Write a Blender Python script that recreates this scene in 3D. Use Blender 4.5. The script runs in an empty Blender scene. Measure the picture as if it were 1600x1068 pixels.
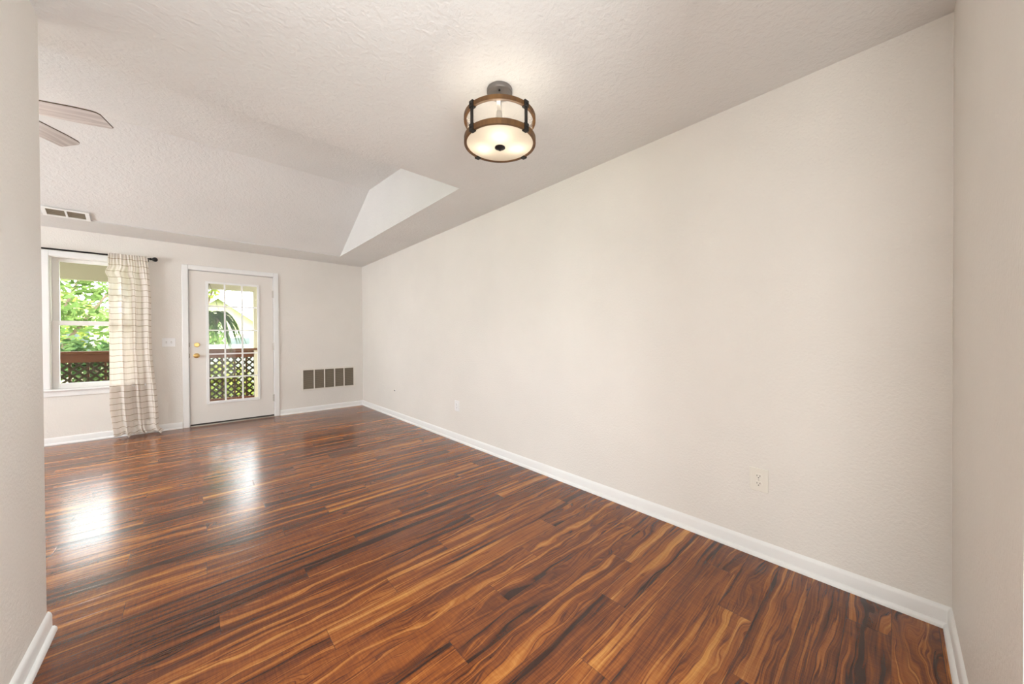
import bpy, bmesh, math, random
from mathutils import Vector, Matrix
random.seed(7)
C = bpy.context.scene.collection
PI = math.pi

# ------------------------------------------------------------------ camera
F, YAW, PITCH, ROLL = 545.0138, 0.7408, -0.0072, -0.0059
cam_pos = Vector((-2.2207, 0.0, 1.1679))
fw = Vector((math.sin(YAW) * math.cos(PITCH), math.cos(YAW) * math.cos(PITCH), math.sin(PITCH)))
rt = Vector((math.cos(YAW), -math.sin(YAW), 0))
up = rt.cross(fw)
r2 = rt * math.cos(ROLL) + up * math.sin(ROLL)
u2 = -rt * math.sin(ROLL) + up * math.cos(ROLL)
cd = bpy.data.cameras.new('camera')
cd.sensor_width = 36.0
cd.sensor_fit = 'HORIZONTAL'
cd.lens = F / 1600 * 36.0
cd.shift_y = -2.0 / 1600
cd.clip_start = 0.03
cam = bpy.data.objects.new('camera', cd)
C.objects.link(cam)
cam.matrix_world = Matrix(((r2.x, u2.x, -fw.x, cam_pos.x), (r2.y, u2.y, -fw.y, cam_pos.y),
                           (r2.z, u2.z, -fw.z, cam_pos.z), (0, 0, 0, 1)))
bpy.context.scene.camera = cam

# ------------------------------------------------------------------ light
sc = bpy.context.scene
sc.view_settings.view_transform = 'Standard'
sc.view_settings.look = 'None'
sc.view_settings.exposure = 0.27
sc.view_settings.gamma = 1.0
sc.view_settings.use_curve_mapping = False
w = bpy.data.worlds.new('sky')
sc.world = w
w.use_nodes = True
bg = w.node_tree.nodes['Background']
bg.inputs[0].default_value = (0.93, 0.97, 1.0, 1)
bg.inputs[1].default_value = 10.0


def light(name, kind, loc, energy, color=(1, 1, 1), rot=None, size=None, size_y=None, angle=None, radius=None):
    d = bpy.data.lights.new(name, kind)
    d.energy = energy
    d.color = color
    if kind == 'AREA':
        d.shape = 'RECTANGLE'
        d.size = size
        d.size_y = size_y
    if angle is not None:
        d.angle = angle
    if radius is not None:
        d.shadow_soft_size = radius
    o = bpy.data.objects.new(name, d)
    C.objects.link(o)
    o.location = loc
    if rot is not None:
        o.rotation_euler = Vector(rot).to_track_quat('-Z', 'Y').to_euler()
    return o


light('sun', 'SUN', (0, 20, 20), 4.5, (1.0, 0.95, 0.86), rot=(-0.42, -0.40, -1.0), angle=0.01)
# unseen fill lights added in the living room's side opening and hall behind camera
light('side_fill', 'AREA', (-6.10, 4.25, 1.35), 12, (0.95, 0.98, 1.0), rot=(1, 0, 0), size=2.5, size_y=1.5)
light('hall_fill', 'AREA', (-1.93, -0.26, 1.12), 48, (0.93, 0.98, 1.0), rot=(-0.6, 1, -0.08), size=1.38, size_y=2.0)  # added panel behind the camera, brightens the whole room
light('hall_side_fill', 'AREA', (-2.63, -0.44, 1.15), 22, (0.93, 0.98, 1.0), rot=(1, 0.0, 0.1), size=0.55, size_y=1.9)  # added strip, lifts the near end of the right wall

# ------------------------------------------------------------------ helpers


def mat(name, color=(0.8, 0.8, 0.8), rough=0.5, metal=0.0, spec=0.5):
    m = bpy.data.materials.new(name)
    m.use_nodes = True
    b = m.node_tree.nodes['Principled BSDF']
    b.inputs['Base Color'].default_value = (*color, 1)
    b.inputs['Roughness'].default_value = rough
    b.inputs['Metallic'].default_value = metal
    b.inputs['Specular IOR Level'].default_value = spec
    return m


class NB:
    """small node builder"""

    def __init__(self, m):
        self.t = m.node_tree
        self.n = m.node_tree.nodes

    def new(self, typ, **kw):
        x = self.n.new(typ)
        for k, v in kw.items():
            setattr(x, k, v)
        return x

    def link(self, a, b):
        self.t.links.new(a, b)

    def put(self, sock, v):
        if isinstance(v, (int, float)):
            sock.default_value = v
        elif isinstance(v, (tuple, list)):
            sock.default_value = v
        else:
            self.link(v, sock)

    def math(self, op, a, b=0.0, c=None):
        x = self.new('ShaderNodeMath', operation=op)
        self.put(x.inputs[0], a)
        self.put(x.inputs[1], b)
        if c is not None:
            self.put(x.inputs[2], c)
        return x.outputs[0]

    def comb(self, a, b, c=0.0):
        x = self.new('ShaderNodeCombineXYZ')
        for i, v in enumerate((a, b, c)):
            self.put(x.inputs[i], v)
        return x.outputs[0]

    def noise(self, vec, scale=1.0, detail=2.0, rough=0.5, dist=0.0):
        x = self.new('ShaderNodeTexNoise')
        self.put(x.inputs['Vector'], vec)
        x.inputs['Scale'].default_value = scale
        x.inputs['Detail'].default_value = detail
        x.inputs['Roughness'].default_value = rough
        x.inputs['Distortion'].default_value = dist
        return x.outputs['Fac']

    def ramp(self, fac, stops):
        x = self.new('ShaderNodeValToRGB')
        el = x.color_ramp.elements
        while len(el) < len(stops):
            el.new(0.5)
        for e, (p, c) in zip(el, stops):
            e.position = p
            e.color = (*c, 1) if len(c) == 3 else c
        self.put(x.inputs[0], fac)
        return x.outputs[0]

    def mix(self, fac, a, b, blend='MIX'):
        x = self.new('ShaderNodeMix', data_type='RGBA', blend_type=blend)
        self.put(x.inputs[0], fac)
        self.put(x.inputs[6], a)
        self.put(x.inputs[7], b)
        return x.outputs[2]

    def objco(self):
        return self.new('ShaderNodeTexCoord').outputs['Object']

    def bump(self, h, strength=0.2, dist=0.01):
        x = self.new('ShaderNodeBump')
        x.inputs['Strength'].default_value = strength
        x.inputs['Distance'].default_value = dist
        self.put(x.inputs['Height'], h)
        return x.outputs[0]


def paint(name, color, scale=90, strength=0.25, rough=0.55, coarse=None):
    """orange-peel textured wall paint with faint uneven tone"""
    m = mat(name, color, rough, spec=0.3)
    b = NB(m)
    p = m.node_tree.nodes['Principled BSDF']
    co = b.objco()
    h = b.noise(co, scale, 3, 0.55)
    if coarse:
        h = b.math('ADD', h, b.math('MULTIPLY', b.noise(co, coarse, 2, 0.5, 0.6), 1.4))
    b.link(b.bump(h, strength, 0.006), p.inputs['Normal'])
    tone = b.noise(co, 1.3, 3, 0.6)
    c = b.ramp(tone, [(0.3, tuple(x * 0.97 for x in color)), (0.7, tuple(min(1, x * 1.02) for x in color))])
    b.link(c, p.inputs['Base Color'])
    return m


M = {}
M['wall'] = paint('wall_paint', (0.808, 0.770, 0.718), 80, 0.45)
M['ceiling'] = paint('ceiling_paint', (0.78, 0.77, 0.75), 60, 0.45, coarse=28)
M['trim'] = mat('trim_paint', (0.87, 0.865, 0.85), 0.35)
M['doorpaint'] = mat('door_paint', (0.80, 0.76, 0.71), 0.4)
M['vinyl'] = mat('window_vinyl', (0.86, 0.84, 0.81), 0.35)
M['plate'] = mat('ivory_plastic', (0.83, 0.79, 0.71), 0.3)
M['whiteplate'] = mat('white_plastic', (0.86, 0.85, 0.84), 0.3)
M['slot'] = mat('dark_slot', (0.03, 0.025, 0.02), 0.6)
M['black'] = mat('black_metal', (0.012, 0.011, 0.011), 0.4, 0.6)
M['brass'] = mat('polished_brass', (0.74, 0.50, 0.19), 0.36, 1.0)
M['hinge'] = mat('painted_hinge', (0.55, 0.51, 0.46), 0.4, 0.5)
M['alu'] = mat('threshold_metal', (0.45, 0.42, 0.38), 0.4, 0.8)
M['rubber'] = mat('door_sweep_rubber', (0.03, 0.025, 0.02), 0.7)
M['grille'] = mat('grille_paint', (0.80, 0.75, 0.68), 0.4)
M['louver'] = mat('louver_shade', (0.30, 0.25, 0.185), 0.6)
M['duct'] = mat('duct_metal', (0.20, 0.165, 0.12), 0.7)
M['iron'] = mat('dark_iron', (0.035, 0.032, 0.03), 0.45, 0.7)
M['canopy'] = mat('brushed_grey_metal', (0.23, 0.21, 0.20), 0.4, 0.7)
M['tan'] = mat('tan_exterior_paint', (0.34, 0.30, 0.215), 0.6)
M['deck'] = mat('deck_boards', (0.42, 0.36, 0.30), 0.7)
M['railwood'] = mat('stained_rail_wood', (0.09, 0.034, 0.016), 0.6, spec=0.15)
M['lattice'] = mat('lattice_wood', (0.035, 0.026, 0.016), 0.8, spec=0.1)
M['roofing'] = mat('pale_shingle', (0.30, 0.29, 0.28), 0.8)
M['siding'] = mat('cream_siding', (0.46, 0.42, 0.27), 0.6)
M['brick'] = mat('red_brick', (0.60, 0.22, 0.12), 0.8)
M['greyboard'] = mat('grey_green_board', (0.28, 0.31, 0.26), 0.7)
M['darkglass'] = mat('far_window_glass', (0.10, 0.12, 0.12), 0.1)
M['bark'] = mat('bark', (0.16, 0.11, 0.07), 0.9)
M['grass'] = mat('lawn_grass', (0.14, 0.22, 0.05), 0.9)
M['basket'] = mat('coir_basket', (0.11, 0.085, 0.05), 0.95)
M['flower'] = mat('orange_petal', (0.95, 0.33, 0.03), 0.6)
M['bulb'] = mat('lit_bulb', (1, 0.9, 0.7), 0.3)
_p = M['bulb'].node_tree.nodes['Principled BSDF']
_p.inputs['Emission Color'].default_value = (1.0, 0.91, 0.76, 1)
_p.inputs['Emission Strength'].default_value = 19.0


def glass_mat(name, tint=(1, 1, 1), gloss=0.08, rough=0.0):
    m = bpy.data.materials.new(name)
    m.use_nodes = True
    n = m.node_tree.nodes
    n.clear()
    b = NB(m)
    t = b.new('ShaderNodeBsdfTransparent')
    t.inputs[0].default_value = (*tint, 1)
    g = b.new('ShaderNodeBsdfGlossy')
    g.inputs['Roughness'].default_value = rough
    fr = b.new('ShaderNodeLayerWeight')
    mx = b.new('ShaderNodeMixShader')
    b.link(b.math('MULTIPLY_ADD', b.math('POWER', fr.outputs['Facing'], 5.0), 0.35, gloss), mx.inputs[0])
    b.link(t.outputs[0], mx.inputs[1])
    b.link(g.outputs[0], mx.inputs[2])
    o = b.new('ShaderNodeOutputMaterial')
    b.link(mx.outputs[0], o.inputs[0])
    return m


M['glass'] = glass_mat('window_glass', (0.97, 0.98, 0.97), 0.01)


def translucent_mat(name, color, trans, mix, rough=0.8, alpha=0.0):
    m = bpy.data.materials.new(name)
    m.use_nodes = True
    n = m.node_tree.nodes
    n.clear()
    b = NB(m)
    d = b.new('ShaderNodeBsdfDiffuse')
    d.inputs[0].default_value = (*color, 1)
    t = b.new('ShaderNodeBsdfTranslucent')
    t.inputs[0].default_value = (*trans, 1)
    mx = b.new('ShaderNodeMixShader')
    mx.inputs[0].default_value = mix
    b.link(d.outputs[0], mx.inputs[1])
    b.link(t.outputs[0], mx.inputs[2])
    o = b.new('ShaderNodeOutputMaterial')
    b.link(mx.outputs[0], o.inputs[0])
    return m, b, d, t


M['frost'], _b, _d, _t = translucent_mat('frosted_glass', (0.62, 0.57, 0.50), (0.60, 0.54, 0.45), 0.5)
M['drumglass'], _b, _d, _t = translucent_mat('milky_drum_glass', (0.80, 0.76, 0.72), (0.80, 0.74, 0.66), 0.5)
_n = M['drumglass'].node_tree.nodes
_tr = _b.new('ShaderNodeBsdfTransparent')
_mx = _b.new('ShaderNodeMixShader')
_mx.inputs[0].default_value = 0.80
_o = next(x for x in _n if x.type == 'OUTPUT_MATERIAL')
_b.link(_o.inputs[0].links[0].from_socket, _mx.inputs[1])
_b.link(_tr.outputs[0], _mx.inputs[2])
_b.link(_mx.outputs[0], _o.inputs[0])


def leaf_mat(name, c1, c2):
    m, b, d, t = translucent_mat(name, c1, c2, 0.5)
    oi = b.new('ShaderNodeNewGeometry')
    rnd = oi.outputs['Random Per Island']
    b.link(b.ramp(rnd, [(0.0, tuple(x * 0.45 for x in c1)), (1.0, tuple(min(1, x * 1.5) for x in c1))]), d.inputs[0])
    b.link(b.ramp(rnd, [(0.0, tuple(x * 0.5 for x in c2)), (1.0, tuple(min(1, x * 1.5) for x in c2))]), t.inputs[0])
    return m


M['leafA'] = leaf_mat('fresh_leaf', (0.085, 0.14, 0.042), (0.18, 0.25, 0.075))
M['leafB'] = leaf_mat('yellow_green_leaf', (0.125, 0.165, 0.038), (0.30, 0.32, 0.065))
M['leafC'] = leaf_mat('deep_green_leaf', (0.05, 0.095, 0.038), (0.12, 0.18, 0.06))
M['fern'] = leaf_mat('fern_frond', (0.045, 0.075, 0.025), (0.07, 0.12, 0.03))


def wood_simple(name, c1, c2, axis='X', scale=1.0, rough=0.5):
    m = mat(name, c1, rough)
    b = NB(m)
    sep = b.new('ShaderNodeSeparateXYZ')
    b.link(b.objco(), sep.inputs[0])
    s = {'X': (2, 45, 45), 'Y': (45, 2, 45), 'Z': (45, 45, 2)}[axis]
    v = b.comb(*[b.math('MULTIPLY', sep.outputs[i], s[i] * scale) for i in range(3)])
    b.link(b.ramp(b.noise(v, 1.0, 4, 0.6, 0.4), [(0.3, c1), (0.7, c2)]), m.node_tree.nodes['Principled BSDF'].inputs['Base Color'])
    return m


M['blade'] = wood_simple('weathered_blade', (0.42, 0.37, 0.36), (0.78, 0.74, 0.71), 'X', 1.0, 0.5)
M['bladeedge'] = mat('blade_edge', (0.10, 0.065, 0.04), 0.6)
M['ringwood'] = wood_simple('lamp_ring_wood', (0.075, 0.030, 0.008), (0.175, 0.082, 0.022), 'Z', 0.5, 0.5)

# floor: 128 mm planks running along X, ends stepped by 0.314 m from row to row
mf = mat('acacia_laminate', (0.2, 0.08, 0.03), 0.2)
b = NB(mf)
pf = mf.node_tree.nodes['Principled BSDF']
sep = b.new('ShaderNodeSeparateXYZ')
b.link(b.objco(), sep.inputs[0])
X, Y = sep.outputs[0], sep.outputs[1]
v = b.math('DIVIDE', b.math('SUBTRACT', Y, 0.004), 0.1282)
row = b.math('FLOOR', v)
fy = b.math('FRACT', v)
wn = b.new('ShaderNodeTexWhiteNoise', noise_dimensions='1D')
b.link(row, wn.inputs['W'])
jx = b.math('ADD', b.math('MULTIPLY_ADD', row, 0.314, -2.784), b.math('MULTIPLY', wn.outputs[0], 0.05))
uu = b.math('DIVIDE', b.math('SUBTRACT', X, jx), 1.262)
col = b.math('FLOOR', uu)
fu = b.math('FRACT', uu)
wn2 = b.new('ShaderNodeTexWhiteNoise', noise_dimensions='3D')
b.link(b.comb(row, col, 3.0), wn2.inputs['Vector'])
sr = b.new('ShaderNodeSeparateColor')
b.link(wn2.outputs['Color'], sr.inputs[0])
R1, R2, R3 = sr.outputs
px = b.math('ADD', X, b.math('MULTIPLY', R1, 37.0))
py = b.math('ADD', Y, b.math('MULTIPLY', R2, 53.0))
# swirl: bends the grain, more in some planks
warp = b.math('SUBTRACT', b.noise(b.comb(b.math('MULTIPLY', px, 2.6), b.math('MULTIPLY', py, 9.0), R3), 1.0, 2, 0.5), 0.5)
amp = b.math('MULTIPLY_ADD', b.math('POWER', R3, 2.0), 0.16, 0.035)
wy = b.math('MULTIPLY_ADD', warp, amp, py)
gv = b.comb(b.math('MULTIPLY', px, 0.55), b.math('MULTIPLY', wy, 19.0), R1)
g1 = b.noise(gv, 1.0, 4, 0.6, 0.25)
ringv = b.math('FRACT', b.math('MULTIPLY', g1, 5.5))
vein = b.math('ABSOLUTE', b.math('SUBTRACT', ringv, 0.5))
fine = b.noise(b.comb(b.math('MULTIPLY', px, 4.0), b.math('MULTIPLY', wy, 170.0), R2), 1.0, 3, 0.6)
saw = b.noise(b.comb(b.math('MULTIPLY', px, 190.0), b.math('MULTIPLY', py, 16.0), R2), 1.0, 2, 0.5)
tone = b.math('ADD', b.math('MULTIPLY_ADD', b.math('SUBTRACT', g1, 0.5), 2.2, 0.44),
              b.math('MULTIPLY', b.math('SUBTRACT', R2, 0.5), 0.20))
tone = b.math('ADD', tone, b.math('MULTIPLY', b.math('SUBTRACT', fine, 0.5), 0.55))
tone = b.math('ADD', tone, b.math('MULTIPLY', b.math('SUBTRACT', saw, 0.5), 0.22))
tone = b.math('SUBTRACT', tone, b.math('MULTIPLY', b.math('POWER', b.math('MULTIPLY', vein, 2.0), 7.0), 0.34))
colr = b.ramp(tone, [(0.0, (0.030, 0.007, 0.003)), (0.28, (0.130, 0.032, 0.007)), (0.48, (0.270, 0.074, 0.012)),
                     (0.68, (0.410, 0.145, 0.026)), (0.92, (0.600, 0.270, 0.060))])
ey = b.math('MULTIPLY', b.math('MINIMUM', fy, b.math('SUBTRACT', 1.0, fy)), 0.1282)
ex = b.math('MULTIPLY', b.math('MINIMUM', fu, b.math('SUBTRACT', 1.0, fu)), 1.262)
edge = b.math('MINIMUM', ey, ex)
seam = b.math('LESS_THAN', edge, 0.0009)
colr = b.mix(b.math('MULTIPLY', seam, 0.75), colr, (0.035, 0.014, 0.008, 1))
b.link(colr, pf.inputs['Base Color'])
hh = b.math('ADD', b.math('MULTIPLY', b.math('MINIMUM', b.math('MULTIPLY', edge, 300.0), 1.0), 1.0),
            b.math('MULTIPLY', fine, 0.10))
hh = b.math('ADD', hh, b.math('MULTIPLY', b.noise(b.comb(b.math('MULTIPLY', X, 3.0), b.math('MULTIPLY', Y, 14.0), 0.0), 1.0, 2), 0.6))
b.link(b.bump(hh, 0.10, 0.003), pf.inputs['Normal'])
pf.inputs['Roughness'].default_value = 0.21
pf.inputs['IOR'].default_value = 1.56
M['floor'] = mf

# curtain cloth with woven stripes
mc, b, d_, t_ = translucent_mat('striped_sheer_cloth', (0.86, 0.82, 0.74), (0.80, 0.74, 0.63), 0.45)
sep = b.new('ShaderNodeSeparateXYZ')
b.link(b.new('ShaderNodeUVMap').outputs[0], sep.inputs[0])
sv = b.math('FRACT', b.math('DIVIDE', sep.outputs[1], 0.0725))
stripe = b.math('LESS_THAN', sv, 0.085)
wv = b.noise(b.comb(b.math('MULTIPLY', sep.outputs[0], 300.0), b.math('MULTIPLY', sep.outputs[1], 300.0)), 1.0, 1)
stripe = b.math('MULTIPLY', stripe, b.math('MULTIPLY_ADD', wv, 0.6, 0.55))
b.link(b.mix(stripe, (0.95, 0.91, 0.86, 1), (0.44, 0.34, 0.22, 1)), d_.inputs[0])
b.link(b.mix(stripe, (0.97, 0.91, 0.85, 1), (0.40, 0.30, 0.18, 1)), t_.inputs[0])
_o = next(x for x in b.n if x.type == 'OUTPUT_MATERIAL')
_mx = b.new('ShaderNodeMixShader')
_mx.inputs[0].default_value = 0.14
b.link(_o.inputs[0].links[0].from_socket, _mx.inputs[1])
b.link(b.new('ShaderNodeBsdfTransparent').outputs[0], _mx.inputs[2])
b.link(_mx.outputs[0], _o.inputs[0])
M['curtain'] = mc


# ---- mesh helpers
def nb():
    return bmesh.new()


def box(bm, x0, x1, y0, y1, z0, z1, mtx=None):
    vs = [bm.verts.new(p) for p in ((x0, y0, z0), (x1, y0, z0), (x1, y1, z0), (x0, y1, z0),
                                    (x0, y0, z1), (x1, y0, z1), (x1, y1, z1), (x0, y1, z1))]
    if mtx:
        for q in vs:
            q.co = mtx @ q.co
    for f in ((3, 2, 1, 0), (4, 5, 6, 7), (0, 1, 5, 4), (1, 2, 6, 5), (2, 3, 7, 6), (3, 0, 4, 7)):
        bm.faces.new([vs[i] for i in f])
    return vs


def prism(bm, poly, fn0, fn1):
    """closed prism: poly 2D points, fn0/fn1 map them to the two end caps"""
    a = [bm.verts.new(fn0(*p)) for p in poly]
    c = [bm.verts.new(fn1(*p)) for p in poly]
    n = len(poly)
    bm.faces.new(a[::-1])
    bm.faces.new(c)
    for i in range(n):
        bm.faces.new((a[i], a[(i + 1) % n], c[(i + 1) % n], c[i]))
    return a, c


def lathe(bm, prof, n=48, mtx=None, closed=False):
    """prof: list of (r, z)"""
    rings = []
    for r, z in prof:
        if r < 1e-6:
            p = [bm.verts.new((0, 0, z))]
        else:
            p = [bm.verts.new((r * math.cos(2 * PI * i / n), r * math.sin(2 * PI * i / n), z)) for i in range(n)]
        rings.append(p)
    allv = [q for p in rings for q in p]
    pairs = list(zip(rings, rings[1:]))
    if closed:
        pairs.append((rings[-1], rings[0]))
    for p, q in pairs:
        for i in range(n):
            j = (i + 1) % n
            if len(p) == 1 and len(q) == 1:
                continue
            if len(p) == 1:
                bm.faces.new((p[0], q[j], q[i]))
            elif len(q) == 1:
                bm.faces.new((p[i], p[j], q[0]))
            else:
                bm.faces.new((p[i], p[j], q[j], q[i]))
    if mtx:
        for q in allv:
            q.co = mtx @ q.co
    return allv


def tube(bm, a, c, r, n=12, r1=None):
    a, c = Vector(a), Vector(c)
    q = (c - a).to_track_quat('Z', 'Y').to_matrix().to_4x4()
    L = (c - a).length
    lathe(bm, [(0, 0), (r, 0), (r1 if r1 else r, L), (0, L)], n, Matrix.Translation(a) @ q)


def obj(name, bm, m, parent=None, smooth=False, bevel=None, local=True, loc=None):
    bmesh.ops.recalc_face_normals(bm, faces=bm.faces)
    me = bpy.data.meshes.new(name)
    bm.to_mesh(me)
    bm.free()
    if smooth:
        for p in me.polygons:
            p.use_smooth = True
    o = bpy.data.objects.new(name, me)
    C.objects.link(o)
    for k in (m if isinstance(m, (list, tuple)) else [m]):
        me.materials.append(k)
    if parent:
        o.parent = parent
    if loc:
        o.location = loc
    if smooth:
        try:
            me.set_sharp_from_angle(angle=math.radians(40))
        except Exception:
            pass
    if bevel:
        md = o.modifiers.new('bevel', 'BEVEL')
        md.width = bevel
        md.segments = 3
        md.limit_method = 'ANGLE'
        md.angle_limit = math.radians(40)
        for p in me.polygons:
            p.use_smooth = True
        try:
            me.set_sharp_from_angle(angle=math.radians(60))
        except Exception:
            pass
    return o


def tag(o, label, cat, group=None, kind=None):
    o['label'] = label
    o['category'] = cat
    if group:
        o['group'] = group
    if kind:
        o['kind'] = kind
    return o


def thing(name, label, cat, loc=(0, 0, 0), group=None, kind=None):
    o = bpy.data.objects.new(name, None)
    o.empty_display_size = 0.05
    C.objects.link(o)
    o.location = loc
    return tag(o, label, cat, group, kind)


def struct(name, bm, m, label=None, cat=None, **kw):
    o = obj(name, bm, m, **kw)
    o['kind'] = 'structure'
    if label:
        o['label'] = label
        o['category'] = cat
    return o


# ------------------------------------------------------------------ room shell
H, L = 2.44, 6.36
XL = -2.66           # face of the hall wall on the left
XW = -6.20           # living room's far side wall
YN = -0.159          # wall on the right beside the camera
XV, YV, YS = -0.529, 2.474, 5.773   # edges of the vault opening

bm = nb(); box(bm, XW - 0.14, 0.14, -3.2, L + 0.02, -0.12, 0.0)
struct('floor', bm, M['floor'], 'glossy reddish brown acacia plank floor', 'floor')

bm = nb(); box(bm, 0, 0.14, -3.2, L + 0.14, 0, 3.3)
struct('wall_right', bm, M['wall'], 'long blank cream wall on the right', 'wall')

# back wall with the window and door openings
WX0, WX1, WZ0, WZ1 = -3.405, -2.73, 0.625, 2.125
DX0, DX1, DZ1 = -2.275, -1.300, 2.125
bm = nb()
y0, y1 = L, L + 0.14
for a in ((XW, WX0, 0, 3.3), (WX0, WX1, 0, WZ0), (WX0, WX1, WZ1, 3.3), (WX1, DX0, 0, 3.3), (DX0, DX1, DZ1, 3.3), (DX1, 0, 0, 3.3)):
    box(bm, a[0], a[1], y0, y1, a[2], a[3])
bmesh.ops.remove_doubles(bm, verts=bm.verts, dist=1e-5)
struct('wall_back', bm, M['wall'], 'cream back wall holding the window and glazed door', 'wall')

bm = nb()
prism(bm, [(XL - 0.14, -3.2), (XL, -3.2)] + [(XL - 0.02 + 0.02 * math.cos(t), 2.29 - 0.02 + 0.02 * math.sin(t)) for t in [i * PI / 16 for i in range(9)]]
      + [(XL - 0.14, 2.29)], lambda x, y: (x, y, 0), lambda x, y: (x, y, H))
struct('wall_left', bm, M['wall'], 'cream hall wall end at the left edge', 'wall', smooth=True)
bm = nb(); box(bm, XW, XL - 0.14, 2.15, 2.29, 0, H)
struct('wall_front', bm, M['wall'], 'living room wall behind the left hall wall', 'wall')
bm = nb()
for a in ((2.29, 3.0, 0, 3.3), (5.5, L + 0.14, 0, 3.3), (3.0, 5.5, 0, 0.6), (3.0, 5.5, 2.1, 3.3)):
    box(bm, XW - 0.14, XW, a[0], a[1], a[2], a[3])
struct('wall_side', bm, M['wall'], 'living room side wall out of the picture on the left', 'wall')
bm = nb(); box(bm, -1.12, 0, YN - 0.08, YN, 0, H)
struct('wall_near', bm, M['wall'], 'cream wall at the right edge beside the camera', 'wall')
bm = nb(); box(bm, -1.12, -0.98, -3.2, YN - 0.08, 0, H)
struct('wall_hall', bm, M['wall'], 'hall wall behind the camera', 'wall')
bm = nb(); box(bm, XL, -1.12, -3.2, -3.06, 0, H)
struct('wall_hall_end', bm, M['wall'], 'end wall of the hall behind the camera', 'wall')

# flat ceiling: C-shaped soffit around the vault, with rounded inner edges
bm = nb()
out = [(XW, -3.2), (0, -3.2), (0, L), (XW, L), (XW, YS), (XV, YS), (XV, YV), (XW, YV)]
a, c = prism(bm, out, lambda x, y: (x, y, H), lambda x, y: (x, y, 3.28))
bm.edges.ensure_lookup_table()
sel = []
for e in bm.edges:
    p, q = e.verts[0].co, e.verts[1].co
    if abs(p.z - H) < 1e-6 and abs(q.z - H) < 1e-6:
        inner = [(XV, YS), (XV, YV)]
        def isin(k):
            return (abs(k.y - YS) < 1e-6 or abs(k.y - YV) < 1e-6) and (abs(k.x - XV) < 1e-6 or abs(k.x - XW) < 1e-6)
        if isin(p) and isin(q) and not (abs(p.x - XW) < 1e-6 and abs(q.x - XW) < 1e-6):
            sel.append(e)
bmesh.ops.bevel(bm, geom=sel, offset=0.012, segments=3, profile=0.5, affect='EDGES')
struct('ceiling', bm, M['ceiling'], 'flat textured ceiling carrying the drum lamp', 'ceiling', smooth=True)

SL = 0.53
def zs(y):
    return H + SL * (YS - y)
YC, ZC = 4.557, H + SL * (YS - 4.557)
bm = nb()
sec = [(YS + 0.02, zs(YS + 0.02) + 0.012), (YC, ZC), (YV, ZC - 0.063 * (YC - YV)), (YV, 3.27), (YS + 0.02, 3.27)]
prism(bm, sec, lambda y, z: (XW, y, z), lambda y, z: (XV, y, z))
struct('ceiling_vault', bm, M['ceiling'], 'raised sloping ceiling over the living room', 'ceiling')
bm = nb(); box(bm, XW - 0.4, 0.4, -3.4, 8.2, 3.30, 3.42)
struct('roof', bm, M['roofing'], 'roof slab over the house', 'roof')

# baseboards: board with eased top plus quarter-round shoe
BP = [(0, 0), (0.024, 0), (0.0235, 0.008), (0.021, 0.015), (0.016, 0.020), (0.011, 0.0215), (0.011, 0.066), (0.009, 0.074), (0.005, 0.081), (0.0, 0.085)]
def baseboard(name, p0, p1, nrm, label):
    bm = nb()
    n = Vector((nrm[0], nrm[1], 0))
    P0, P1 = Vector((*p0, 0)), Vector((*p1, 0))
    prism(bm, BP, lambda d, z: P0 + n * d + Vector((0, 0, z)), lambda d, z: P1 + n * d + Vector((0, 0, z)))
    return struct(name, bm, M['trim'], label, 'baseboard', smooth=True)
baseboard('baseboard_right', (0, YN + 0.0), (0, L), (-1, 0), 'white baseboard along the long right wall')
baseboard('baseboard_near', (-1.12, YN), (-0.0, YN), (0, 1), 'white baseboard at the right edge of the picture')
baseboard('baseboard_left', (XL, -3.0), (XL, 2.285), (1, 0), 'white baseboard along the left hall wall')
baseboard('baseboard_back', (-1.242, L), (0, L), (0, -1), 'white baseboard under the wall grille')
baseboard('baseboard_window', (XW, L), (-2.332, L), (0, -1), 'white baseboard under the window and curtain')
baseboard('baseboard_front', (XW, 2.29), (XL - 0.02, 2.29), (0, 1), 'white baseboard of the hidden living room wall')

# ------------------------------------------------------------------ window
win = thing('window_1', 'white double hung window beside the striped curtain', 'window', ((WX0 + WX1) / 2, L, WZ0), kind='structure')
def wobj(name, bm, m, parent, **kw):
    """mesh given in world coordinates, parented to a thing"""
    base = parent
    off = Vector((0, 0, 0))
    while base:
        off += base.location
        base = base.parent
    for q in bm.verts:
        q.co -= off
    return obj(name, bm, m, parent, **kw)
cw = 0.055
bm = nb()
box(bm, WX0 - cw, WX0 + 0.006, L - 0.016, L, WZ0, WZ1 + cw)
box(bm, WX1 - 0.006, WX1 + cw, L - 0.016, L, WZ0, WZ1 + cw)
box(bm, WX0 + 0.006, WX1 - 0.006, L - 0.016, L, WZ1 - 0.006, WZ1 + cw)
wobj('casing', bm, M['trim'], win, bevel=0.004)
bm = nb(); box(bm, WX0 - cw - 0.02, WX1 + cw + 0.02, L - 0.045, L + 0.03, WZ0 - 0.022, WZ0)
wobj('stool', bm, M['trim'], win, bevel=0.005)
bm = nb(); box(bm, WX0 - cw, WX1 + cw, L - 0.014, L, WZ0 - 0.085, WZ0 - 0.022)
wobj('apron', bm, M['trim'], win, bevel=0.004)
bm = nb()
t = 0.012
box(bm, WX0, WX0 + t, L, L + 0.13, WZ0, WZ1); box(bm, WX1 - t, WX1, L, L + 0.13, WZ0, WZ1)
box(bm, WX0 + t, WX1 - t, L, L + 0.13, WZ1 - t, WZ1); box(bm, WX0 + t, WX1 - t, L + 0.03, L + 0.13, WZ0, WZ0 + t)
wobj('jamb', bm, M['vinyl'], win)
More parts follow.
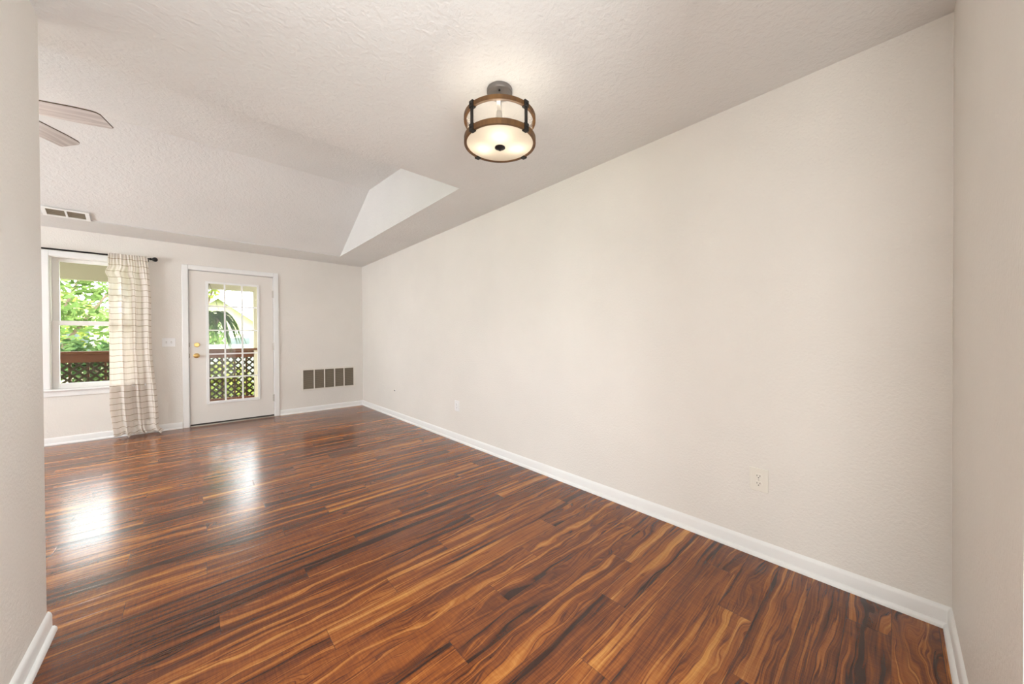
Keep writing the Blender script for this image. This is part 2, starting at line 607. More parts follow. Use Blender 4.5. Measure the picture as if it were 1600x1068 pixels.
def sash(name, z0, z1, y, rail_b, rail_t):
    bm = nb()
    x0, x1 = WX0 + t, WX1 - t
    sw = 0.052
    box(bm, x0, x0 + sw, y, y + 0.03, z0, z1); box(bm, x1 - sw, x1, y, y + 0.03, z0, z1)
    box(bm, x0 + sw, x1 - sw, y, y + 0.03, z0, z0 + rail_b); box(bm, x0 + sw, x1 - sw, y, y + 0.03, z1 - rail_t, z1)
    s = wobj(name, bm, M['vinyl'], win, bevel=0.003)
    bm = nb(); box(bm, x0 + sw - 0.004, x1 - sw + 0.004, y + 0.012, y + 0.018, z0 + rail_b - 0.004, z1 - rail_t + 0.004)
    wobj('pane', bm, M['glass'], s)
    return s
sash('lower_sash', WZ0 + t, 1.395, L + 0.035, 0.045, 0.05)
sash('upper_sash', 1.350, WZ1 - t, L + 0.072, 0.050, 0.040)

# ------------------------------------------------------------------ door
door = thing('door_1', 'white glazed patio door with fifteen panes and brass knob', 'door', ((DX0 + DX1) / 2, L, 0), kind='structure')
bm = nb()
cw = 0.062
for x0, x1 in ((DX0 - cw + 0.012, DX0 + 0.012), (DX1 - 0.012, DX1 + cw - 0.012)):
    box(bm, x0, x1, L - 0.018, L, 0, DZ1 + cw - 0.012)
box(bm, DX0 + 0.012, DX1 - 0.012, L - 0.018, L, DZ1 - 0.012, DZ1 + cw - 0.012)
wobj('casing', bm, M['trim'], door, bevel=0.005)
bm = nb()
box(bm, DX0, DX0 + 0.016, L, L + 0.14, 0, DZ1); box(bm, DX1 - 0.016, DX1, L, L + 0.14, 0, DZ1); box(bm, DX0 + 0.016, DX1 - 0.016, L, L + 0.14, DZ1 - 0.014, DZ1)
box(bm, DX0 + 0.016, DX0 + 0.032, L + 0.048, L + 0.062, 0.014, DZ1 - 0.014); box(bm, DX1 - 0.032, DX1 - 0.016, L + 0.048, L + 0.062, 0.014, DZ1 - 0.014)
box(bm, DX0 + 0.032, DX1 - 0.032, L + 0.048, L + 0.062, DZ1 - 0.034, DZ1 - 0.014)
wobj('jamb', bm, M['trim'], door)
bm = nb(); box(bm, DX0 + 0.016, DX1 - 0.016, L - 0.02, L + 0.14, 0, 0.014)
wobj('threshold', bm, M['alu'], door, bevel=0.003)
sx0, sx1, sz0, sz1 = DX0 + 0.020, DX1 - 0.019, 0.032, 2.106
gx0, gx1, gz0, gz1 = -2.066, -1.509, 0.314, 1.951
bm = nb()
ya, yb = L + 0.004, L + 0.046
box(bm, sx0, gx0, ya, yb, sz0, sz1); box(bm, gx1, sx1, ya, yb, sz0, sz1)
box(bm, gx0, gx1, ya, yb, sz0, gz0); box(bm, gx0, gx1, ya, yb, gz1, sz1)
bmesh.ops.remove_doubles(bm, verts=bm.verts, dist=1e-5)
leaf = wobj('door_leaf', bm, M['doorpaint'], door)
bm = nb()
fwid = 0.030
box(bm, gx0 - fwid + 0.008, gx0 + 0.008, L - 0.008, ya, gz0 - fwid, gz1 + fwid - 0.006); box(bm, gx1 - 0.008, gx1 + fwid - 0.008, L - 0.008, ya, gz0 - fwid, gz1 + fwid - 0.006)
box(bm, gx0 + 0.008, gx1 - 0.008, L - 0.008, ya, gz0 - fwid, gz0 + 0.006); box(bm, gx0 + 0.008, gx1 - 0.008, L - 0.008, ya, gz1 - 0.006, gz1 + fwid - 0.006)
wobj('glazing_frame', bm, M['trim'], leaf, bevel=0.003)
bm = nb()
for x in (-1.886, -1.692):
    box(bm, x - 0.0095, x + 0.0095, L + 0.002, L + 0.016, gz0, gz1)
for z in (0.642, 0.973, 1.302, 1.637):
    box(bm, gx0, gx1, L + 0.0035, L + 0.0145, z - 0.0095, z + 0.0095)
wobj('muntin', bm, M['trim'], leaf)
bm = nb(); box(bm, gx0, gx1, L + 0.020, L + 0.026, gz0, gz1)
wobj('pane', bm, M['glass'], leaf)
bm = nb(); box(bm, sx0, sx1, L - 0.002, L + 0.04, 0.014, 0.032)
wobj('door_sweep', bm, M['rubber'], door)
def lathe_y(bm, prof, x, y, z, n=32):
    """lathe whose axis points into the room (-Y)"""
    lathe(bm, prof, n, Matrix.Translation((x, y, z)) @ Matrix.Rotation(PI / 2, 4, 'X'))
bm = nb()
lathe_y(bm, [(0, 0), (0.033, 0), (0.033, 0.004), (0.027, 0.010), (0.013, 0.014), (0.012, 0.030), (0.020, 0.038), (0.0265, 0.048), (0.0275, 0.056), (0.023, 0.066), (0.012, 0.071), (0, 0.072)], -2.187, ya, 0.957)
k = wobj('knob', bm, M['brass'], door, smooth=True); k['label'] = 'round brass door knob'
bm = nb()
lathe_y(bm, [(0, 0), (0.030, 0), (0.030, 0.006), (0.024, 0.012), (0, 0.013)], -2.182, ya, 1.103)
box(bm, -2.182 - 0.019, -2.182 + 0.019, ya - 0.026, ya - 0.012, 1.103 - 0.006, 1.103 + 0.006)
k = wobj('deadbolt', bm, M['brass'], door, smooth=True); k['label'] = 'brass deadbolt turn piece'
for z in (1.855, 1.062, 0.285):
    bm = nb()
    tube(bm, (sx1 + 0.002, L - 0.006, z - 0.05), (sx1 + 0.002, L - 0.006, z + 0.05), 0.0075)
    tube(bm, (sx1 + 0.002, L - 0.006, z - 0.055), (sx1 + 0.002, L - 0.006, z + 0.055), 0.004)
    box(bm, sx1 - 0.012, sx1 + 0.016, L - 0.003, L + 0.003, z - 0.05, z + 0.05)
    wobj('hinge', bm, M['hinge'], door, smooth=True)
for z in (0.957, 1.103):
    bm = nb(); box(bm, DX0 + 0.0155, DX0 + 0.0205, L - 0.001, L + 0.03, z - 0.028, z + 0.028)
    wobj('strike_plate', bm, M['duct'], door)

# ------------------------------------------------------------------ curtain and rod
rod = thing('curtain_rod', 'thin black curtain rod with ball end above the window', 'curtain rod', (-3.08, 6.28, 2.184))
bm = nb(); tube(bm, (-3.62, 6.28, 2.184), (-2.605, 6.28, 2.184), 0.0095, 16)
wobj('pole', bm, M['black'], rod, smooth=True)
for s, x in ((1, -2.61), (-1, -3.615)):
    bm = nb()
    lathe(bm, [(0, 0), (0.014, 0), (0.014, 0.014), (0.010, 0.018), (0.018, 0.024), (0.026, 0.036), (0.028, 0.047), (0.024, 0.060), (0.013, 0.069), (0, 0.071)], 24,
          Matrix.Translation((x, 6.28, 2.184)) @ Matrix.Rotation(s * PI / 2, 4, 'Y'))
    wobj('finial', bm, M['black'], rod, smooth=True)
for x in (-2.64, -3.55):
    bm = nb()
    tube(bm, (x, 6.28, 2.172), (x, L, 2.172), 0.005, 10)
    lathe_y(bm, [(0, 0), (0.018, 0), (0.018, 0.005), (0, 0.006)], x, L, 2.172, 20)
    wobj('bracket', bm, M['black'], rod, smooth=True)

bm = nb()
uvl = bm.loops.layers.uv.new('UVMap')
NU, NV = 240, 130
ztop, zbot = 2.205, 0.012
grid = []
uvs = {}
for j in range(NV + 1):
    v = j / NV
    z = ztop + (zbot - ztop) * v
    line = []
    header = max(0.0, 1 - abs(v - 0.010) / 0.045)
    s = min(1.0, max(0.0, (v - 0.03) / 0.12))
    for i in range(NU + 1):
        u = i / NU
        xl = -2.950 - 0.020 * min(1, v * 9) + 0.015 * math.sin(v * 3.0) + 0.045 * max(0, (v - 0.82) / 0.18) ** 1.3
        if 0.035 < v < 0.17:
            xl += -0.028 * math.sin((v - 0.035) / 0.135 * PI) ** 2 * math.cos((v - 0.1) * 60) * 0.6
        xr = -2.632 + 0.085 * v ** 0.8 + 0.012 * math.sin(v * 9)
        if v > 0.965:
            xr += 0.05 * ((v - 0.965) / 0.035) ** 1.5
        x = xl + (xr - xl) * u
        fine_ = 0.0065 * math.sin(u * 2 * PI * 13 + 2 * math.sin(u * 9)) * (1 - s * 0.9)
        ph = 0.35 * math.sin(v * 2.2)
        fold = (0.026 * math.sin(u * 2 * PI * 3.4 + 0.9 + ph) + 0.011 * math.sin(u * 2 * PI * 7.3 + 2.1 - ph * 1.5) + 0.012 * math.sin(u * 2 * PI * 1.7 + 4.2)) * s * (0.7 + 0.4 * v)
        fold -= 0.022 * math.exp(-((u - 0.47) / 0.035) ** 2) * s
        x += 0.012 * math.cos(u * 2 * PI * 3.4 + 0.9 + ph) * s
        yy = 6.279 - fine_ - fold - 0.018 * max(0.0, min(1.0, (0.075 - v) / 0.03))
        if v < 0.05:   # pocket over the rod
            yy -= 0.003 * math.sin(min(1, v / 0.05) * PI)
        zz = z
        if v > 0.90:   # resting, crumpled hem
            k_ = (v - 0.90) / 0.10
            yy -= k_ * k_ * (0.035 + 0.03 * math.sin(u * 2 * PI * 4.3 + 1.0) + 0.014 * math.sin(u * 2 * PI * 10 + k_ * 5))
            zz += k_ * (0.010 + 0.010 * math.sin(u * 2 * PI * 6.1 + 0.6)) - 0.004 * k_ * math.sin(k_ * 9 + u * 20)
            zz = max(zz, 0.003)
        yy = min(yy, 6.318 if v < 0.93 else 6.30)
        q = bm.verts.new((x, yy, zz))
        uvs[q] = (u * 0.75, (ztop - z) * 1.0 + 0.0038 * math.sin(u * 2 * PI * 3.4 + 2.5) + 0.016)
        line.append(q)
    grid.append(line)
for j in range(NV):
    for i in range(NU):
        f = bm.faces.new((grid[j][i], grid[j][i + 1], grid[j + 1][i + 1], grid[j + 1][i]))
        for lp in f.loops:
            lp[uvl].uv = uvs[lp.vert]
cur = obj('curtain', bm, M['curtain'], smooth=True)
md = cur.modifiers.new('thickness', 'SOLIDIFY'); md.thickness = 0.0015; md.offset = 0
tag(cur, 'cream sheer curtain with thin brown stripes touching the floor', 'curtain')

# ------------------------------------------------------------------ small things on the walls
def outlet(y0, y1, z0, z1, label, m):
    yc, zc = (y0 + y1) / 2, (z0 + z1) / 2
    o = thing('wall_outlet', label, 'electrical outlet', (0, yc, zc), 'wall outlets on the long wall')
    hy, hz = abs(y1 - y0) / 2, abs(z1 - z0) / 2
    bm = nb(); box(bm, -0.006, 0, -hy, hy, -hz, hz)
    obj('cover_plate', bm, m, o, bevel=0.003)
    for s in (1, -1):
        bm = nb()
        n = 28
        prof = []
        for i in range(n):
            a = 2 * PI * i / n
            prof.append((0.0165 * math.cos(a), max(-0.0135, min(0.0135, 0.0165 * math.sin(a)))))
        prism(bm, prof, lambda a, c: (-0.009, a, c + s * 0.0195), lambda a, c: (-0.004, a, c + s * 0.0195))
        f = obj('receptacle', bm, m, o)
        bm = nb()
        for dy, hh_ in ((-0.0065, 0.0042), (0.0065, 0.0036)):
            box(bm, -0.0094, -0.0085, dy - 0.0012, dy + 0.0012, s * 0.0195 + 0.003 - hh_, s * 0.0195 + 0.003 + hh_)
        lathe(bm, [(0, 0), (0.0027, 0), (0.0027, 0.001), (0, 0.001)], 14, Matrix.Translation((-0.0085, 0, s * 0.0195 - 0.0075)) @ Matrix.Rotation(-PI / 2, 4, 'Y'))
        obj('slots', bm, M['slot'], f)
    bm = nb(); lathe(bm, [(0, 0), (0.003, 0), (0.003, 0.0012), (0, 0.0015)], 14, Matrix.Translation((-0.006, 0, 0)) @ Matrix.Rotation(-PI / 2, 4, 'Y'))
    obj('screw', bm, M['hinge'], o)
    return o
outlet(0.441, 0.525, 0.345, 0.468, 'large ivory double outlet low on the right wall near the camera', M['plate'])
outlet(3.317, 3.407, 0.340, 0.461, 'small white double outlet farther along the right wall', M['whiteplate'])
bm = nb(); box(bm, -0.005, 0, 5.405, 5.492, 0.350, 0.446)
tag(obj('blank_cover_plate', bm, M['wall'], bevel=0.002), 'wall coloured blank cover plate low near the far corner', 'cover plate')
jack = thing('cable_jack', 'tiny dark cable jack low on the right wall near far corner', 'cable jack', (0, 5.02, 0.398))
bm = nb(); lathe(bm, [(0, 0), (0.014, 0), (0.014, 0.003), (0, 0.003)], 20, Matrix.Rotation(-PI / 2, 4, 'Y'))
obj('collar', bm, M['whiteplate'], jack)
bm = nb(); lathe(bm, [(0, 0.003), (0.007, 0.003), (0.007, 0.014), (0, 0.014)], 16, Matrix.Rotation(-PI / 2, 4, 'Y'))
obj('plug', bm, M['slot'], jack)

sw = thing('light_switch', 'white double toggle switch plate between curtain and door', 'light switch', (-2.4525, L, 1.140))
bm = nb(); box(bm, -0.063, 0.063, -0.006, 0, -0.056, 0.056)
obj('cover_plate', bm, M['whiteplate'], sw, bevel=0.003)
for x in (-0.023, 0.023):
    bm = nb(); box(bm, x - 0.006, x + 0.006, -0.0075, -0.005, -0.012, 0.012); obj('toggle_slot', bm, M['hinge'], sw)
    bm = nb(); box(bm, x - 0.004, x + 0.004, -0.018, -0.006, -0.003, 0.008, Matrix.Rotation(0.35, 4, 'X')); obj('toggle', bm, M['whiteplate'], sw)

# return-air grille
gr = thing('return_air_grille', 'wide white return air grille low on the back wall', 'vent', (-0.545, L, 0.5225))
gw, gh = 0.830 / 2, 0.352 / 2
iw, ih = 0.766 / 2, 0.303 / 2
bm = nb()
box(bm, -gw, -iw, -0.012, 0, -gh, gh); box(bm, iw, gw, -0.012, 0, -gh, gh)
box(bm, -iw, iw, -0.012, 0, -gh, -ih); box(bm, -iw, iw, -0.012, 0, ih, gh)
obj('frame', bm, M['grille'], gr, bevel=0.004)
bm = nb(); box(bm, -iw, iw, -0.0025, 0, -ih, ih)
obj('backing', bm, M['duct'], gr)
for x in (-0.227, -0.0745, 0.0785, 0.229):
    bm = nb(); box(bm, x - 0.0075, x + 0.0075, -0.014, -0.0025, -ih, ih)
    obj('divider', bm, M['grille'], gr)
bm = nb()
for i in range(20):
    z = -ih + (i + 0.5) * 2 * ih / 20
    box(bm, -iw, iw, -0.0045, 0.0045, -0.0009, 0.0009, Matrix.Translation((0, -0.0075, z)) @ Matrix.Rotation(math.radians(38), 4, 'X'))
lv = obj('louvers', bm, M['louver'], gr)

# ceiling supply vent on the slope
ang = math.atan(SL)
cv = thing('ceiling_vent', 'white two section vent on the sloping ceiling above the window', 'vent', (-3.165, 5.715, zs(5.715)))
rotv = Matrix.Rotation(-ang, 4, 'X')
def vbox(bm, x0, x1, y0, y1, z0, z1):
    box(bm, x0, x1, y0, y1, z0, z1, rotv)
bm = nb()
a_, b_, c_, d_2 = 0.155, 0.127, 0.062, 0.044
vbox(bm, -a_, -b_, -c_, c_, -0.010, 0.0); vbox(bm, b_, a_, -c_, c_, -0.010, 0.0)
vbox(bm, -b_, b_, -c_, -d_2, -0.010, 0.0); vbox(bm, -b_, b_, d_2, c_, -0.010, 0.0)
obj('frame', bm, M['trim'], cv)
bm = nb(); vbox(bm, -b_, b_, -d_2, d_2, -0.003, 0.0); obj('backing', bm, M['duct'], cv)
bm = nb(); vbox(bm, -0.007, 0.007, -d_2, d_2, -0.011, -0.003); obj('divider', bm, M['trim'], cv)
bm = nb()
for i in range(6):
    yv = -d_2 + (i + 0.5) * 2 * d_2 / 6
    vbox(bm, -b_, b_, yv - 0.002, yv + 0.002, -0.008, -0.003)
obj('louvers', bm, M['louver'], cv)

# ------------------------------------------------------------------ drum ceiling lamp
LA = Vector((-1.048, 1.365, 0))
lamp = thing('ceiling_lamp', 'round drum ceiling lamp with two brown wood rings', 'ceiling lamp', (LA.x, LA.y, H))
phi0 = math.atan2(-0.738, -0.675)           # direction from the lamp towards the camera
Z = lambda z: z - H
bm = nb(); lathe(bm, [(0, 0), (0.065, 0), (0.065, -0.018), (0.061, -0.022), (0, -0.022)], 48)
cano = obj('canopy', bm, M['canopy'], lamp, smooth=True)
bm = nb(); lathe(bm, [(0, 0), (0.004, 0), (0.005, -0.006), (0, -0.009)], 14, Matrix.Translation((0.035 * math.cos(phi0), 0.035 * math.sin(phi0), -0.022)))
obj('screw', bm, M['black'], cano)
bm = nb(); tube(bm, (0, 0, -0.022), (0, 0, Z(2.270)), 0.009, 16)
obj('stem', bm, M['canopy'], lamp, smooth=True)
RO, RI = 0.183, 0.170
def ring(z0, z1):
    bm = nb()
    lathe(bm, [(RO, Z(z0)), (RO, Z(z1)), (RI, Z(z1)), (RI, Z(z0))], 96, closed=True)
    return obj('wood_ring', bm, M['ringwood'], lamp, smooth=True)
TZ0, TZ1 = 2.272, 2.294
BZ0, BZ1 = 2.160, 2.186
ring(TZ0, TZ1); ring(BZ0, BZ1)
bm = nb()
lathe(bm, [(RI - 0.004, Z(BZ0 + 0.004)), (RI - 0.004, Z(TZ1 - 0.004))], 96)
obj('glass_drum', bm, M['drumglass'], lamp, smooth=True)
bm = nb()
prof = [(RI - 0.001, Z(BZ0 + 0.004)), (RI - 0.012, Z(BZ0 - 0.001)), (0.13, Z(BZ0 - 0.006)), (0.08, Z(BZ0 - 0.010)), (0.03, Z(BZ0 - 0.012)), (0, Z(BZ0 - 0.012))]
lathe(bm, prof, 96)
obj('diffuser', bm, M['frost'], lamp, smooth=True)
bm = nb()
lathe(bm, [(0, Z(BZ0 - 0.010)), (0.026, Z(BZ0 - 0.011)), (0.027, Z(BZ0 - 0.016)), (0.018, Z(BZ0 - 0.021)), (0.007, Z(BZ0 - 0.023)), (0.006, Z(BZ0 - 0.029)), (0, Z(BZ0 - 0.030))], 32)
obj('finial', bm, M['iron'], lamp, smooth=True)
for k in range(4):
    a = phi0 + PI / 4 + k * PI / 2
    mx = Matrix.Rotation(a, 4, 'Z')
    bm = nb(); box(bm, RO - 0.005, RO + 0.004, -0.0075, 0.0075, Z(BZ0), Z(TZ1), mx)
    st = obj('strut', bm, M['iron'], lamp, bevel=0.0015)
    for z0, z1 in ((TZ0, TZ1), (BZ0, BZ1)):
        bm = nb(); box(bm, RI - 0.003, RO + 0.007, -0.013, 0.013, Z(z0 - 0.005), Z(z1 + 0.005), mx)
        box(bm, RO + 0.007, RO + 0.011, -0.004, 0.004, Z((z0 + z1) / 2 - 0.004), Z((z0 + z1) / 2 + 0.004), mx)
        obj('clamp', bm, M['iron'], st, bevel=0.0015)
for k in range(3):
    a = phi0 + (0, 1.83, -1.83)[k]
    dx, dy = math.cos(a), math.sin(a)
    mx = Matrix.Rotation(a, 4, 'Z')
    bm = nb(); box(bm, 0.0, RI, -0.009, 0.009, Z(2.272), Z(2.277), mx)
    obj('arm', bm, M['canopy'], lamp)
    r_ = 0.088
    bm = nb(); lathe(bm, [(0, Z(2.272)), (0.014, Z(2.272)), (0.015, Z(2.234)), (0, Z(2.234))], 20, Matrix.Translation((dx * r_, dy * r_, 0)))
    so = obj('socket', bm, M['canopy'], lamp, smooth=True)
    bm = nb(); lathe(bm, [(0.012, Z(2.234)), (0.018, Z(2.229)), (0.025, Z(2.219)), (0.027, Z(2.207)), (0.022, Z(2.193)), (0.011, Z(2.185)), (0, Z(2.184))], 24, Matrix.Translation((dx * r_, dy * r_, 0)))
    obj('bulb', bm, M['bulb'], so, smooth=True)

# ------------------------------------------------------------------ ceiling fan
FX, FY, FZ = -3.10, 3.40, 2.52
fan = thing('ceiling_fan', 'ceiling fan with grey weathered wood blades at left', 'ceiling fan', (FX, FY, FZ))
ztopf = ZC - 0.063 * (YC - FY) - FZ
bm = nb(); lathe(bm, [(0, ztopf), (0.065, ztopf), (0.06, ztopf - 0.03), (0.02, ztopf - 0.05), (0, ztopf - 0.05)], 32); obj('canopy', bm, M['canopy'], fan, smooth=True)
bm = nb(); tube(bm, (0, 0, 0.14), (0, 0, ztopf - 0.04), 0.012); obj('downrod', bm, M['canopy'], fan, smooth=True)
bm = nb(); lathe(bm, [(0, 0.16), (0.03, 0.15), (0.09, 0.12), (0.11, 0.07), (0.105, 0.0), (0.06, -0.03), (0, -0.03)], 40); obj('motor', bm, M['canopy'], fan, smooth=True)
bm = nb(); lathe(bm, [(0.06, -0.03), (0.10, -0.05), (0.095, -0.09), (0.05, -0.12), (0, -0.125)], 32); obj('light_bowl', bm, M['frost'], fan, smooth=True)
for k in range(5):
    a = math.radians(-14 + 72 * k)
    mx = Matrix.Rotation(a, 4, 'Z') @ Matrix.Rotation(math.radians(-9), 4, 'X')
    bm = nb()
    pts = [(0.16, -0.062), (0.40, -0.074), (0.475, -0.071), (0.495, -0.064), (0.508, -0.050), (0.522, 0.058), (0.516, 0.066), (0.50, 0.068), (0.35, 0.072), (0.16, 0.062)]
    a0, c0 = prism(bm, pts, lambda x, y: (x, y, -0.004), lambda x, y: (x, y, 0.004))
    for f in bm.faces:
        f.material_index = 0 if len(f.verts) > 4 else 1
    bl = obj('blade', bm, [M['blade'], M['bladeedge']], fan)
    bl.matrix_local = mx
    bm = nb(); box(bm, 0.09, 0.20, -0.02, 0.02, 0.004, 0.010)
    o = obj('blade_bracket', bm, M['canopy'], bl)
light('fan_light', 'POINT', (FX - 0.02, FY - 0.02, FZ - 0.20), 4.0, (1.0, 0.95, 0.88), radius=0.06)

# ------------------------------------------------------------------ porch outside
bm = nb(); box(bm, XW, 1.2, L + 0.14, 8.15, -0.14, -0.03)
struct('porch_floor', bm, M['deck'], 'porch deck outside the door', 'porch floor')
bm = nb(); box(bm, XW, 1.2, L + 0.14, 8.15, 2.40, 2.45)
struct('porch_ceiling', bm, M['tan'], 'porch ceiling outside', 'porch ceiling')
bm = nb(); box(bm, XW, 1.2, 7.95, 8.10, 2.055, 2.40)
struct('porch_beam', bm, M['tan'], 'tan porch beam across the top of the view', 'beam')

rail = thing('porch_railing', 'dark brown porch railing with lattice below outside the window', 'railing', (-2.6, 8.0, -0.03))
RX0, RX1 = -5.2, -1.30
bm = nb(); box(bm, RX0, RX1, 7.94, 8.10, 0.975, 1.012); wobj('top_rail', bm, M['railwood'], rail, bevel=0.004)
bm = nb(); box(bm, RX0, RX1, 8.00, 8.04, 0.850, 0.972); wobj('rail_board', bm, M['railwood'], rail)
bm = nb(); box(bm, RX0, RX1, 7.99, 8.05, 0.06, 0.14); wobj('bottom_rail', bm, M['railwood'], rail)
for x in (RX0, -3.9, -2.60, RX1):
    bm = nb(); box(bm, x - 0.045, x + 0.045, 8.04, 8.12, -0.03, 0.975); wobj('post', bm, M['railwood'], rail)
for i in range(22):
    x = RX0 + 0.13 + i * 0.17
    bm = nb(); box(bm, x - 0.013, x + 0.013, 8.03, 8.06, 0.14, 0.85); wobj('baluster', bm, M['railwood'], rail)
bm = nb()
z0, z1 = 0.14, 0.85
hgt = z1 - z0
n = int((RX1 - RX0 + hgt) / 0.105)
for s, yy in ((1, 8.012), (-1, 8.022)):
    for i in range(n):
        x = RX0 - hgt + i * 0.105
        xa, xb = x, x + hgt
        za, zb = z0, z1
        if xa < RX0: za += RX0 - xa; xa = RX0
        if xb > RX1: zb -= xb - RX1; xb = RX1
        if xb - xa < 0.05:
            continue
        if s < 0:
            za, zb = z1 - (za - z0), z1 - (zb - z0)
        d = Vector((xb - xa, 0, zb - za)).normalized()
        nn = Vector((-d.z, 0, d.x)) * 0.0135
        A, B = Vector((xa, yy, za)), Vector((xb, yy, zb))
        o2 = Vector((0, 0.008, 0))
        vs = [bm.verts.new(p) for p in (A + nn, B + nn, B - nn, A - nn, A + nn + o2, B + nn + o2, B - nn + o2, A - nn + o2)]
        for f in ((3, 2, 1, 0), (4, 5, 6, 7), (0, 1, 5, 4), (1, 2, 6, 5), (2, 3, 7, 6), (3, 0, 4, 7)):
            bm.faces.new([vs[i_] for i_ in f])
wobj('lattice_panel', bm, M['lattice'], rail)
bm = nb(); box(bm, -1.39, -1.27, 7.96, 8.08, -0.03, 2.055)
post = struct('porch_post', bm, M['tan'], 'tan porch post at the right of the door view', 'post')

bm = nb(); box(bm, -60, 60, 8.2, 90, -1.35, -1.25)
struct('ground', bm, M['grass'], 'lawn beyond the porch', 'lawn')


def leaves(bm, n, fn, size, up=0.3):
    for _ in range(n):
        p = fn()
        s = size * random.uniform(0.6, 1.3)
        d = Vector((random.gauss(0, 1), random.gauss(0, 1), random.gauss(0, 1) * 0.6 - 0.2)).normalized()
        e = d.cross(Vector((random.gauss(0, 1), random.gauss(0, 1), random.gauss(0, 1)))).normalized()
        a, b_ = p + d * s, p - d * s
        m_ = p + e * s * 0.42 + d * s * 0.1
        k_ = p - e * s * 0.42 + d * s * 0.1
        bm.faces.new([bm.verts.new(q) for q in (a, m_, b_, k_)])


def tree(name, label, x, y, z0, trunk_h, R_, zc, n, m, size, squash=0.8, group=None, clumps=26):
    o = thing(name, label, 'tree', (x, y, z0), group)
    bm = nb()
    tube(bm, (0, 0, 0), (0.05, 0, trunk_h), 0.14, 10, 0.08)
    for i in range(6):
        a = i * 1.05
        tube(bm, (0.04, 0, trunk_h * (0.6 + 0.06 * i)), (R_ * 0.6 * math.cos(a), R_ * 0.6 * math.sin(a), zc - z0 + R_ * 0.3 * math.sin(i * 2.1)), 0.05, 7, 0.02)
    obj('trunk', bm, M['bark'], o)
    cl = []
    for _ in range(clumps):
        d = Vector((random.gauss(0, 1), random.gauss(0, 1), random.gauss(0, 1) * squash)).normalized() * R_ * random.uniform(0.35, 1.0)
        d.z *= squash
        cl.append((d + Vector((0, 0, zc - z0)), R_ * random.uniform(0.22, 0.38)))
    def fn():
        c_, r_ = random.choice(cl)
        return c_ + Vector((random.gauss(0, 1), random.gauss(0, 1), random.gauss(0, 0.6))) * r_ * 0.55
    bm = nb(); leaves(bm, n, fn, size)
    obj('crown', bm, m, o)
    return o


tree('tree', 'leafy green tree filling the upper window view', -4.9, 13.0, -1.25, 2.6, 1.9, 2.3, 2700, M['leafA'], 0.09)
tree('tree', 'bright yellow green tree behind the window railing', -6.9, 17.5, -1.25, 2.6, 2.3, 1.8, 2600, M['leafB'], 0.10)
tree('tree', 'dark green tree low behind the lattice railing', -3.6, 12.0, -1.25, 1.4, 1.0, 0.55, 1900, M['leafC'], 0.08)
tree('tree', 'light green tree at upper left of the door glass', -2.35, 15.0, -1.25, 3.0, 1.25, 3.3, 2600, M['leafB'], 0.11)
tree('tree', 'low leafy tree beside the neighbouring house', -2.6, 17.0, -1.25, 1.6, 1.25, 1.35, 2400, M['leafA'], 0.11)
tree('tree', 'large tree far behind at the left', -16.0, 28.0, -1.25, 3.5, 3.0, 3.0, 2600, M['leafC'], 0.15)

def bush(label, x, y, rx, rz, m, n):
    def fn():
        d = Vector((random.gauss(0, 1), random.gauss(0, 1), random.gauss(0, 1))).normalized() * random.uniform(0.55, 1.0)
        return Vector((d.x * rx, d.y * 0.5, rz + d.z * rz))
    bm = nb(); leaves(bm, n, fn, 0.075)
    o = obj('shrub', bm, m, loc=(x, y, -1.25))
    tag(o, label, 'shrub')
bush('yellow green shrub behind the lattice under the window', -4.7, 9.6, 0.78, 1.0, M['leafB'], 2200)
bush('green shrub behind the lattice, half hidden by the curtain', -3.1, 9.6, 0.68, 0.98, M['leafA'], 1800)
bush('sunlit shrub behind the lattice seen through the door glass', -1.72, 9.7, 0.6, 1.0, M['leafB'], 1900)
bush('shrub behind the railing end right of the door view', -0.45, 9.8, 0.55, 0.9, M['leafA'], 1400)

# hanging fern on the porch
fern = thing('hanging_fern', 'dark hanging fern basket seen through the door glass', 'hanging plant', (-2.02, 7.40, 1.53))
bm = nb(); lathe(bm, [(0, -0.14), (0.08, -0.12), (0.135, -0.04), (0.15, 0.03), (0, 0.03)], 24); obj('basket', bm, M['basket'], fern, smooth=True)
bm = nb()
for k in range(3):
    a = k * 2.1
    tube(bm, (0.14 * math.cos(a), 0.14 * math.sin(a), 0.03), (0, 0, 0.55), 0.003, 6)
tube(bm, (0, 0, 0.55), (0, 0, 0.88), 0.003, 6)
obj('chain', bm, M['black'], fern)
bm = nb()
for k in range(52):
    a = random.uniform(0, 2 * PI)
    ln = random.uniform(0.34, 0.56)
    rise = random.uniform(0.02, 0.16)
    prev = None
    side = Vector((-math.sin(a), math.cos(a), 0))
    for i in range(12):
        t_ = i / 11
        rr = 0.06 + ln * (t_ ** 0.8) * 0.8
        zz = 0.03 + rise * math.sin(t_ * PI * 0.6) * 1.3 - 0.42 * t_ ** 2.2 * ln / 0.4
        p = Vector((rr * math.cos(a), rr * math.sin(a), zz))
        wdt = 0.045 * (1 - t_) ** 0.6 + 0.004
        if i > 1:
            for s in (1, -1):
                q = p + side * s * wdt + Vector((0, 0, -0.012))
                tip = p + side * s * wdt * 0.9 + (p - prev) * 0.9 + Vector((0, 0, -0.02))
                bm.faces.new([bm.verts.new(v_) for v_ in (p, prev + (p - prev) * 0.35, q, tip)])
        prev = p
obj('fronds', bm, M['fern'], fern)

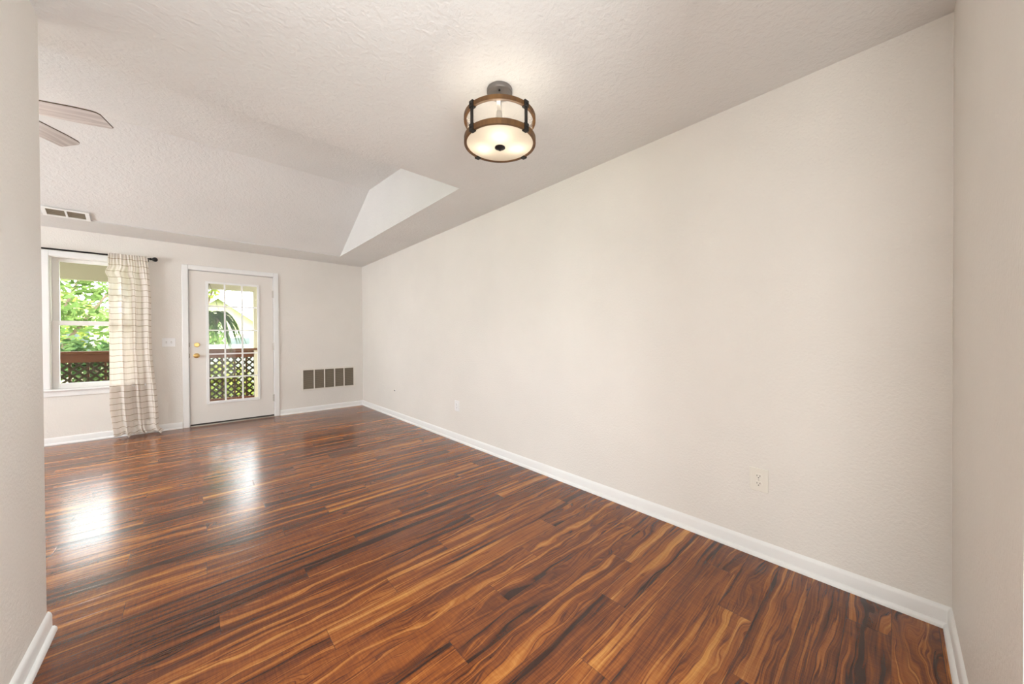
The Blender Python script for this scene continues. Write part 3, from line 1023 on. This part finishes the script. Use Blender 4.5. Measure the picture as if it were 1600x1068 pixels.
# neighbour's fence and houses
fence = thing('garden_fence', 'grey green board fence beyond the porch railing', 'fence', (-1.2, 12.6, -1.25))
bm = nb()
for k in range(9):
    box(bm, -1.1, 3.4, -0.02, 0.02, 0.06 + k * 0.25, 0.295 + k * 0.25)
obj('boards', bm, M['greyboard'], fence)
for x in (-1.05, 0.4, 1.8, 3.2):
    bm = nb(); box(bm, x - 0.05, x + 0.05, 0.02, 0.12, 0, 2.33); obj('post', bm, M['greyboard'], fence)


def house(label, x, y, z0, hw, wall_h, rise, depth, rot, m_wall, brickside=False):
    o = thing('neighbour_house', label, 'house', (x, y, z0))
    o.rotation_euler = (0, 0, rot)
    bm = nb()
    prism(bm, [(-hw, 0), (hw, 0), (hw, wall_h), (0, wall_h + rise), (-hw, wall_h)], lambda a, c: (a, 0, c), lambda a, c: (a, depth, c))
    obj('walls', bm, m_wall, o)
    ov, th = 0.45, 0.14
    sl = rise / hw
    for s in (1, -1):
        bm = nb()
        prism(bm, [(0, wall_h + rise), (s * (hw + ov), wall_h - ov * sl), (s * (hw + ov), wall_h - ov * sl + th), (0, wall_h + rise + th)],
              lambda a, c: (a, -0.5, c), lambda a, c: (a, depth + 0.4, c))
        obj('roof_slope', bm, M['roofing'], o)
        bm = nb()
        prism(bm, [(0, wall_h + rise - 0.05), (s * (hw + ov), wall_h - ov * sl - 0.05), (s * (hw + ov), wall_h - ov * sl + th), (0, wall_h + rise + th)],
              lambda a, c: (a, -0.54, c), lambda a, c: (a, -0.505, c))
        obj('barge_board', bm, M['vinyl'], o)
    bm = nb(); box(bm, -hw, hw, -0.06, 0, wall_h - 0.32, wall_h - 0.10); obj('fascia', bm, M['vinyl'], o)
    for xx in (-0.55 * hw, 0.42 * hw):
        bm = nb(); box(bm, xx - 0.62, xx + 0.62, -0.05, 0, wall_h - 1.75, wall_h - 0.42)
        wdw = obj('window', bm, M['vinyl'], o)
        bm = nb(); box(bm, xx - 0.5, xx + 0.5, -0.06, -0.05, wall_h - 1.65, wall_h - 0.52)
        obj('pane', bm, M['darkglass'], wdw)
    if brickside:
        bm = nb(); box(bm, hw - 0.35, hw + 0.02, -0.08, 0, 0, wall_h - 0.3); obj('brick_pier', bm, M['brick'], o)
    return o


house('cream gabled house with brick corner seen through the door glass', -1.25, 24.0, -1.25, 2.0, 3.05, 1.55, 7, 0.0, M['siding'], True)
house('pale gabled house glimpsed between the trees in the window', -7.2, 24.0, -1.25, 2.6, 3.4, 1.7, 7, 0.25, M['siding'])
